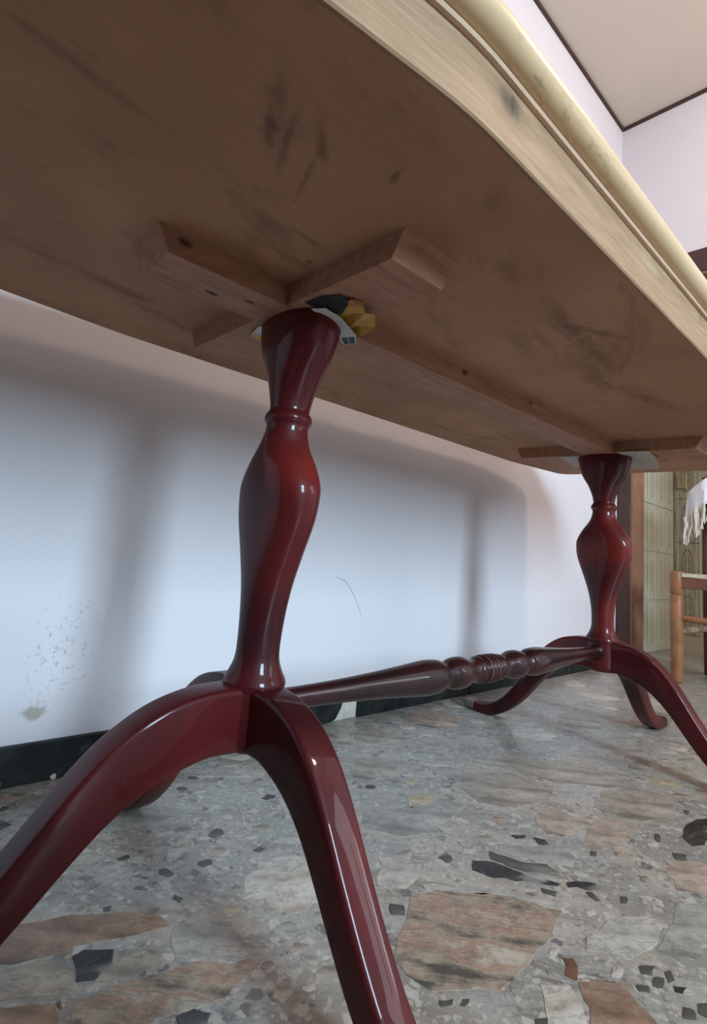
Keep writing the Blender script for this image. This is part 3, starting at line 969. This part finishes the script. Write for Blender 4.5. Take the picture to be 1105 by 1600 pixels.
def leg(X, ang, stretch):
    u = catmull(LEGU, 4)
    l = catmull(LEGL, 4)
    dirv = Vector((math.cos(ang), math.sin(ang), 0))
    side = Vector((-dirv.y, dirv.x, 0))
    rings = []
    for (us, uz), (ls, lz) in zip(u, l):
        U = Vector((X, 0, 0)) + dirv * us * stretch + Vector((0, 0, uz))
        L = Vector((X, 0, 0)) + dirv * ls * stretch + Vector((0, 0, lz))
        hv = U - L
        hgt = hv.length
        hv = hv / hgt
        mid = (U + L) / 2
        t = 0.0225 - 0.0045 * min(1, us / 0.33)
        r = min(0.0065, hgt * 0.3)
        ring = []
        for sx, sz, a0 in ((1, 1, 0), (-1, 1, 90), (-1, -1, 180), (1, -1, 270)):
            for k in range(5):
                a = math.radians(a0 + 22.5 * k)
                ring.append(mid + side * (sx * (t - r) + r * math.cos(a)) + hv * (sz * (hgt / 2 - r) + r * math.sin(a)))
        rings.append(ring)
    cut = len(rings) - 7
    lg = rings_mesh('leg', rings[:cut], LACQ, table)
    # rounded tip pad
    tip = [list(r) for r in rings[cut - 1:]]
    cen = sum(tip[-1], Vector()) / len(tip[-1])
    tip.append([cen + (p - cen) * 0.75 + dirv * 0.005 for p in tip[-1]])
    pad = rings_mesh('foot_pad', tip, RUBBER, None)
    pad.parent = lg
    tag(pad, 'worn greyish brown foot pad')
    return lg


def hub(X):
    rings = []
    for z, r in ((0.184, 0.018), (0.1855, 0.027), (0.190, 0.0335), (0.198, 0.0365), (0.225, 0.0365), (0.252, 0.0355), (0.2535, 0.030)):
        rings.append([Vector((X + r * math.cos(2 * math.pi * k / 40), r * math.sin(2 * math.pi * k / 40), z)) for k in range(40)])
    return rings_mesh('hub', rings, LACQ, table)


for X, sgn, lx, ly in ((0.0, -1, 0.0065, -0.004), (D, 1, 0.0, 0.002)):
    pillar(X, lx, ly)
    hub(X)
    leg(X, math.pi / 2, 1.0)
    leg(X, -math.pi / 2, 1.0)
    leg(X, 0 if sgn > 0 else math.pi, 1.2)

half = [(0.0, 0.0215), (0.002, 0.0240), (0.005, 0.0248), (0.008, 0.0240), (0.010, 0.0212), (0.012, 0.0212), (0.014, 0.0238), (0.017, 0.0245), (0.020, 0.0238), (0.022, 0.0212),
        (0.026, 0.0215), (0.034, 0.0228), (0.040, 0.0200), (0.050, 0.0180), (0.062, 0.0205), (0.078, 0.0250), (0.094, 0.0262), (0.110, 0.0240), (0.122, 0.0190), (0.126, 0.0182),
        (0.131, 0.0185), (0.137, 0.0220), (0.150, 0.0255), (0.170, 0.0268), (0.190, 0.0262), (0.230, 0.0230), (0.300, 0.0182), (0.370, 0.0150), (0.430, 0.0135), (0.452, 0.0140), (0.462, 0.0175), (0.470, 0.0180)]
prof = [(-a, r) for a, r in reversed(half)] + half[1:]
P = catmull(prof, 3)
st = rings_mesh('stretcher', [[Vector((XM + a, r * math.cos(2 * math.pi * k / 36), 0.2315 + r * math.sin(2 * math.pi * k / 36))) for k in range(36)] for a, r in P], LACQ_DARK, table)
for dx in (-0.011, 0.0, 0.011):
    rg = []
    for k in range(9):
        a = 2 * math.pi * k / 8
        rg.append((dx + 0.0008 * math.cos(a), 0.0222 + 0.0008 * math.sin(a)))
    o = rings_mesh('worn_groove', [[Vector((XM + a, r * math.cos(2 * math.pi * k / 36), 0.2315 + r * math.sin(2 * math.pi * k / 36))) for k in range(36)] for a, r in rg],
                   CHAIRWOOD, None, caps=False)
    o.parent = st
    tag(o, 'groove worn to pale wood')


# ------------------------------------------------------------------ card shims wedged under the rails
def sheet(name, pts, th, mat, parent, z_off=0.0):
    """thin bent card: pts is a grid (rows of points)"""
    nr, nc = len(pts), len(pts[0])
    rows = [[Vector(p) + Vector((0, 0, z_off)) for p in r] for r in pts]
    top = [p for r in rows for p in r]
    bot = [p - Vector((0, 0, th)) for p in top]
    n = nr * nc
    faces = []
    for i in range(nr - 1):
        for j in range(nc - 1):
            a = i * nc + j
            q = (a, a + 1, a + nc + 1, a + nc)
            faces.append(q)
            faces.append(tuple(n + k for k in reversed(q)))
    rim = [j for j in range(nc)] + [i * nc + nc - 1 for i in range(1, nr)] + [(nr - 1) * nc + j for j in range(nc - 2, -1, -1)] + [i * nc for i in range(nr - 2, 0, -1)]
    for k in range(len(rim)):
        a, b = rim[k], rim[(k + 1) % len(rim)]
        faces.append((a, b, n + b, n + a))
    return mesh(name, top + bot, faces, mat, parent)


zt = H - TB - 0.0006
sh = empty('cardboard_shim', (0.03, -0.08, zt))
tag(sh, 'crumpled yellow and black printed card wedged on top of the near pillar', 'card')
sheet('yellow_card', [[(-0.020, -0.075, zt), (-0.012, -0.098, zt), (-0.004, -0.121, zt - 0.001)],
                      [(0.000, -0.066, zt), (0.008, -0.092, zt - 0.004), (0.006, -0.124, zt - 0.003)],
                      [(0.016, -0.055, zt - 0.001), (0.022, -0.088, zt - 0.001), (0.018, -0.116, zt - 0.008)],
                      [(0.030, -0.046, zt - 0.002), (0.030, -0.082, zt - 0.009), (0.026, -0.124, zt - 0.009)],
                      [(0.046, -0.034, zt - 0.004), (0.042, -0.074, zt - 0.006), (0.040, -0.113, zt - 0.015)],
                      [(0.060, -0.030, zt - 0.008), (0.058, -0.062, zt - 0.013), (0.046, -0.098, zt - 0.018)]], 0.0008, YELLOW, sh)
sheet('black_print', [[(-0.034, -0.064, zt), (-0.032, -0.094, zt), (-0.022, -0.114, zt)],
                      [(-0.018, -0.066, zt - 0.0012), (-0.012, -0.092, zt - 0.0015), (-0.006, -0.116, zt - 0.003)],
                      [(-0.004, -0.066, zt - 0.0025), (0.006, -0.088, zt - 0.006), (-0.002, -0.104, zt - 0.005)]], 0.0008, BLACKINK, sh)
sheet('orange_print', [[(-0.008, -0.112, zt - 0.0035), (-0.010, -0.121, zt - 0.003)], [(0.004, -0.110, zt - 0.005), (0.006, -0.121, zt - 0.005)]], 0.0006, ORANGEINK, sh)
sheet('white_card', [[(-0.022, -0.062, zt - 0.003), (-0.014, -0.080, zt - 0.004)], [(0.000, -0.058, zt - 0.006), (0.010, -0.082, zt - 0.008)],
                     [(0.020, -0.050, zt - 0.010), (0.028, -0.078, zt - 0.013)], [(0.042, -0.042, zt - 0.012), (0.046, -0.072, zt - 0.016)],
                     [(0.062, -0.030, zt - 0.014), (0.062, -0.056, zt - 0.018)]], 0.0008, WHITECARD, sh)


def on_card(u, w):
    a, b, c_, d = Vector((0.042, -0.042, zt - 0.012)), Vector((0.046, -0.072, zt - 0.016)), Vector((0.062, -0.030, zt - 0.014)), Vector((0.062, -0.056, zt - 0.018))
    return (a * (1 - w) + b * w) * (1 - u) + (c_ * (1 - w) + d * w) * u


for w0, w1 in ((0.10, 0.46), (0.54, 0.90)):
    sheet('printed_arrow_mark', [[on_card(0.15, w0), on_card(0.15, w1)], [on_card(0.92, w0), on_card(0.92, w1)]], 0.0003, BLACKINK, sh, -0.0009)

sh = empty('cardboard_shim', (-0.01, 0.07, zt))
tag(sh, 'small white and yellow card corner poking out left of the near pillar top', 'card')
sheet('white_card', [[(-0.028, 0.045, zt), (-0.010, 0.036, zt)], [(-0.022, 0.070, zt - 0.002), (0.0, 0.060, zt - 0.004)]], 0.0008, WHITECARD, sh)
sheet('yellow_card', [[(-0.023, 0.069, zt - 0.001), (0.0, 0.062, zt - 0.003)], [(-0.018, 0.083, zt - 0.003), (0.004, 0.078, zt - 0.006)]], 0.0008, YELLOW, sh)

sh = empty('cardboard_shim', (D, -0.09, zt))
tag(sh, 'grey card strip wedged at the right of the far pillar top', 'card')
sheet('grey_card', [[(0.945, -0.052, zt), (0.950, -0.085, zt), (0.957, -0.118, zt)], [(1.000, -0.045, zt - 0.002), (1.010, -0.08, zt - 0.004), (1.020, -0.112, zt - 0.003)],
                    [(1.050, -0.03, zt - 0.006), (1.06, -0.07, zt - 0.010), (1.07, -0.104, zt - 0.009)], [(1.09, -0.01, zt - 0.012), (1.10, -0.05, zt - 0.018), (1.11, -0.09, zt - 0.016)]], 0.001, GREYSHIM, sh)
sh = empty('cardboard_shim', (D, 0.09, zt))
tag(sh, 'grey torn card wedged at the left of the far pillar top', 'card')
sheet('grey_card', [[(0.972, 0.048, zt), (0.967, 0.075, zt), (0.964, 0.103, zt)], [(1.01, 0.050, zt - 0.004), (1.015, 0.075, zt - 0.004), (1.02, 0.108, zt - 0.003)],
                    [(1.05, 0.055, zt - 0.010), (1.06, 0.08, zt - 0.011), (1.07, 0.112, zt - 0.010)]], 0.001, GREYSHIM, sh)

# ------------------------------------------------------------------ chair in the doorway
ch = empty('wooden_chair', (2.35, -0.04, 0))
tag(ch, 'orange-brown wooden chair with woven rush seat in the kitchen doorway', 'chair')
AX, AY, BX, BY = 2.168, 0.173, 2.535, -0.25


def turned_leg(x, y, mat, prof_):
    rings = [[Vector((x + r * math.cos(2 * math.pi * k / 24), y + r * math.sin(2 * math.pi * k / 24), z)) for k in range(24)] for z, r in prof_]
    return rings_mesh('leg', rings, mat, ch)


FRONT = [(0.0, 0.014), (0.004, 0.016), (0.006, 0.021), (0.10, 0.0232), (0.25, 0.0245), (0.342, 0.0245), (0.345, 0.0225), (0.348, 0.0205), (0.351, 0.0225), (0.354, 0.0245), (0.44, 0.0245), (0.444, 0.0225), (0.445, 0.015)]
turned_leg(AX, AY, CHAIRWOOD, FRONT)
turned_leg(AX, BY, CHAIRWOOD, FRONT)
BACKL = [(0.0, 0.015), (0.005, 0.020), (0.25, 0.022), (0.45, 0.022), (0.80, 0.020), (0.895, 0.018), (0.90, 0.010)]
for y in (0.150, -0.235):
    turned_leg(BX, y, CHAIRDARK, BACKL)
box('seat_rail', (AX - 0.012, BY + 0.02, 0.378), (AX + 0.014, AY - 0.02, 0.432), CHAIRRAIL, ch, 0.004)
box('seat_rail', (AX + 0.02, AY - 0.020, 0.385), (BX - 0.018, AY - 0.002, 0.428), CHAIRRAIL, ch, 0.004)
box('seat_rail', (AX + 0.02, BY + 0.002, 0.385), (BX - 0.018, BY + 0.022, 0.428), CHAIRRAIL, ch, 0.004)
tube('stretcher', [(AX, AY, 0.257), (AX, -0.03, 0.257), (AX, BY, 0.257)], 0.0135, CHAIRWOOD, ch)
tube('stretcher', [(AX, BY, 0.205), (2.35, BY, 0.205), (BX, -0.235, 0.205)], 0.012, CHAIRPALE, ch)
tube('stretcher', [(AX, AY, 0.203), (2.35, 0.162, 0.203), (BX, 0.150, 0.203)], 0.0135, CHAIRPALE, ch)
tube('stretcher', [(BX, 0.150, 0.245), (BX, -0.04, 0.245), (BX, -0.235, 0.245)], 0.012, CHAIRDARK, ch)
# woven seat: strands wrapped over the rails, meeting along the diagonals
bm = bmesh.new()
x0, x1, y0, y1 = AX - 0.014, BX - 0.02, BY + 0.022, AY - 0.022
for k in range(18):
    f0, f1 = k / 36, (k + 0.86) / 36
    z = 0.436 + 0.006 * (0.5 - abs(0.5 - k / 18))
    ax0, ax1 = x0 + (x1 - x0) * f0, x0 + (x1 - x0) * f1
    bx0, bx1 = x1 - (x1 - x0) * f0, x1 - (x1 - x0) * f1
    ay0, ay1 = y0 + (y1 - y0) * f0, y0 + (y1 - y0) * f1
    by0, by1 = y1 - (y1 - y0) * f0, y1 - (y1 - y0) * f1
    bm_box(bm, (ax0, ay0, 0.424), (ax1, by0, z + random.uniform(0, 0.004)))
    bm_box(bm, (bx1, ay0, 0.424), (bx0, by0, z + random.uniform(0, 0.004)))
    bm_box(bm, (ax1, ay0, 0.424), (bx1, ay1, z + random.uniform(0, 0.004)))
    bm_box(bm, (ax1, by1, 0.424), (bx1, by0, z + random.uniform(0, 0.004)))
o = from_bm('woven_seat', bm, RUSH, ch)
tag(o, 'pale woven rush seat')
for z0, z1 in ((0.56, 0.62), (0.69, 0.75), (0.81, 0.88)):
    box('back_slat', (BX - 0.008, -0.222, z0), (BX + 0.008, 0.138, z1), CHAIRDARK, ch, 0.004)

# ------------------------------------------------------------------ fringed shawl hung over the chair back
sw = empty('fringed_shawl', (BX, 0.12, 0.62))
tag(sw, 'white folded shawl with cream fringe hanging over the chair back', 'shawl')
rows = []
NR, NC = 26, 22
for i in range(NR):
    s = i / (NR - 1)
    row = []
    for j in range(NC):
        w = j / (NC - 1)
        y = 0.225 - 0.34 * w
        fold = 0.010 * math.sin(w * 19 + 1.0) + 0.006 * math.sin(w * 43 + s * 4)
        zt_ = 0.905 - 0.085 * max(0, 0.32 - w) / 0.32 + 0.006 * math.sin(w * 9)
        if s < 0.42:
            k = s / 0.42
            x, z = BX - 0.045 - 0.022 * (1 - k) + fold, zt_ - 0.115 * (1 - k) - 0.012
        elif s < 0.58:
            k = (s - 0.42) / 0.16
            a = math.pi * (1 - k)
            x, z = BX + 0.045 * math.cos(a) + fold * (1 - 2 * k), zt_ + 0.020 * math.sin(a) - 0.012
        else:
            k = (s - 0.58) / 0.42
            x, z = BX + 0.045 + 0.015 * k - fold, zt_ - 0.16 * k - 0.012
        row.append((x, y, z))
    rows.append(row)
sheet('cloth', rows, 0.004, CLOTH, sw)
smooth_by_angle(bpy.data.objects[[o.name for o in sw.children][0]], 60)
# hem of the front flap seen as knotted yarn, then single strands
k = 0
for row_x in (0, 1):
    for i in range(34):
        w = i / 33
        j = min(NC - 1, int(w * (NC - 1)))
        bxp, byp, bzp = rows[0][j]
        ln = random.uniform(0.085, 0.13)
        p = [(bxp - 0.002 + 0.006 * row_x, byp + random.uniform(-0.004, 0.004), bzp + 0.006)]
        dx, dy = random.uniform(-0.012, 0.006), random.uniform(-0.012, 0.012)
        for s in (0.3, 0.6, 1.0):
            p.append((p[0][0] + dx * s + random.uniform(-0.004, 0.004), p[0][1] + dy * s + random.uniform(-0.006, 0.006), bzp - ln * s))
        tube('fringe_strand', p, [0.0040, 0.0038, 0.0036, 0.0028], FRINGE, sw, 6)

# ------------------------------------------------------------------ unseen dark block added in place of the photographer, to shade the floor
fs = empty('shade_block', (-0.52, -1.0, 0))
tag(fs, 'unseen dark block on short legs, added to shade the left floor and leg', 'shade_block')
SHADEBLOCK = mat_plain('shade_block_dark', (0.03, 0.028, 0.03), 0.9, 0.2, 80)
box('shade_block_top', (-0.90, -1.25, 0.34), (-0.10, -0.74, 0.54), SHADEBLOCK, fs, 0.03)
box('frame', (-0.89, -1.24, 0.08), (-0.11, -0.75, 0.34), SHADEBLOCK, fs, 0.006)  # lower body of the added shade block
for x in (-0.85, -0.15):
    for y in (-1.20, -0.79):
        tube('leg', [(x, y, 0.0), (x, y, 0.05), (x, y, 0.09)], [0.016, 0.02, 0.024], CHAIRDARK, fs, 12)
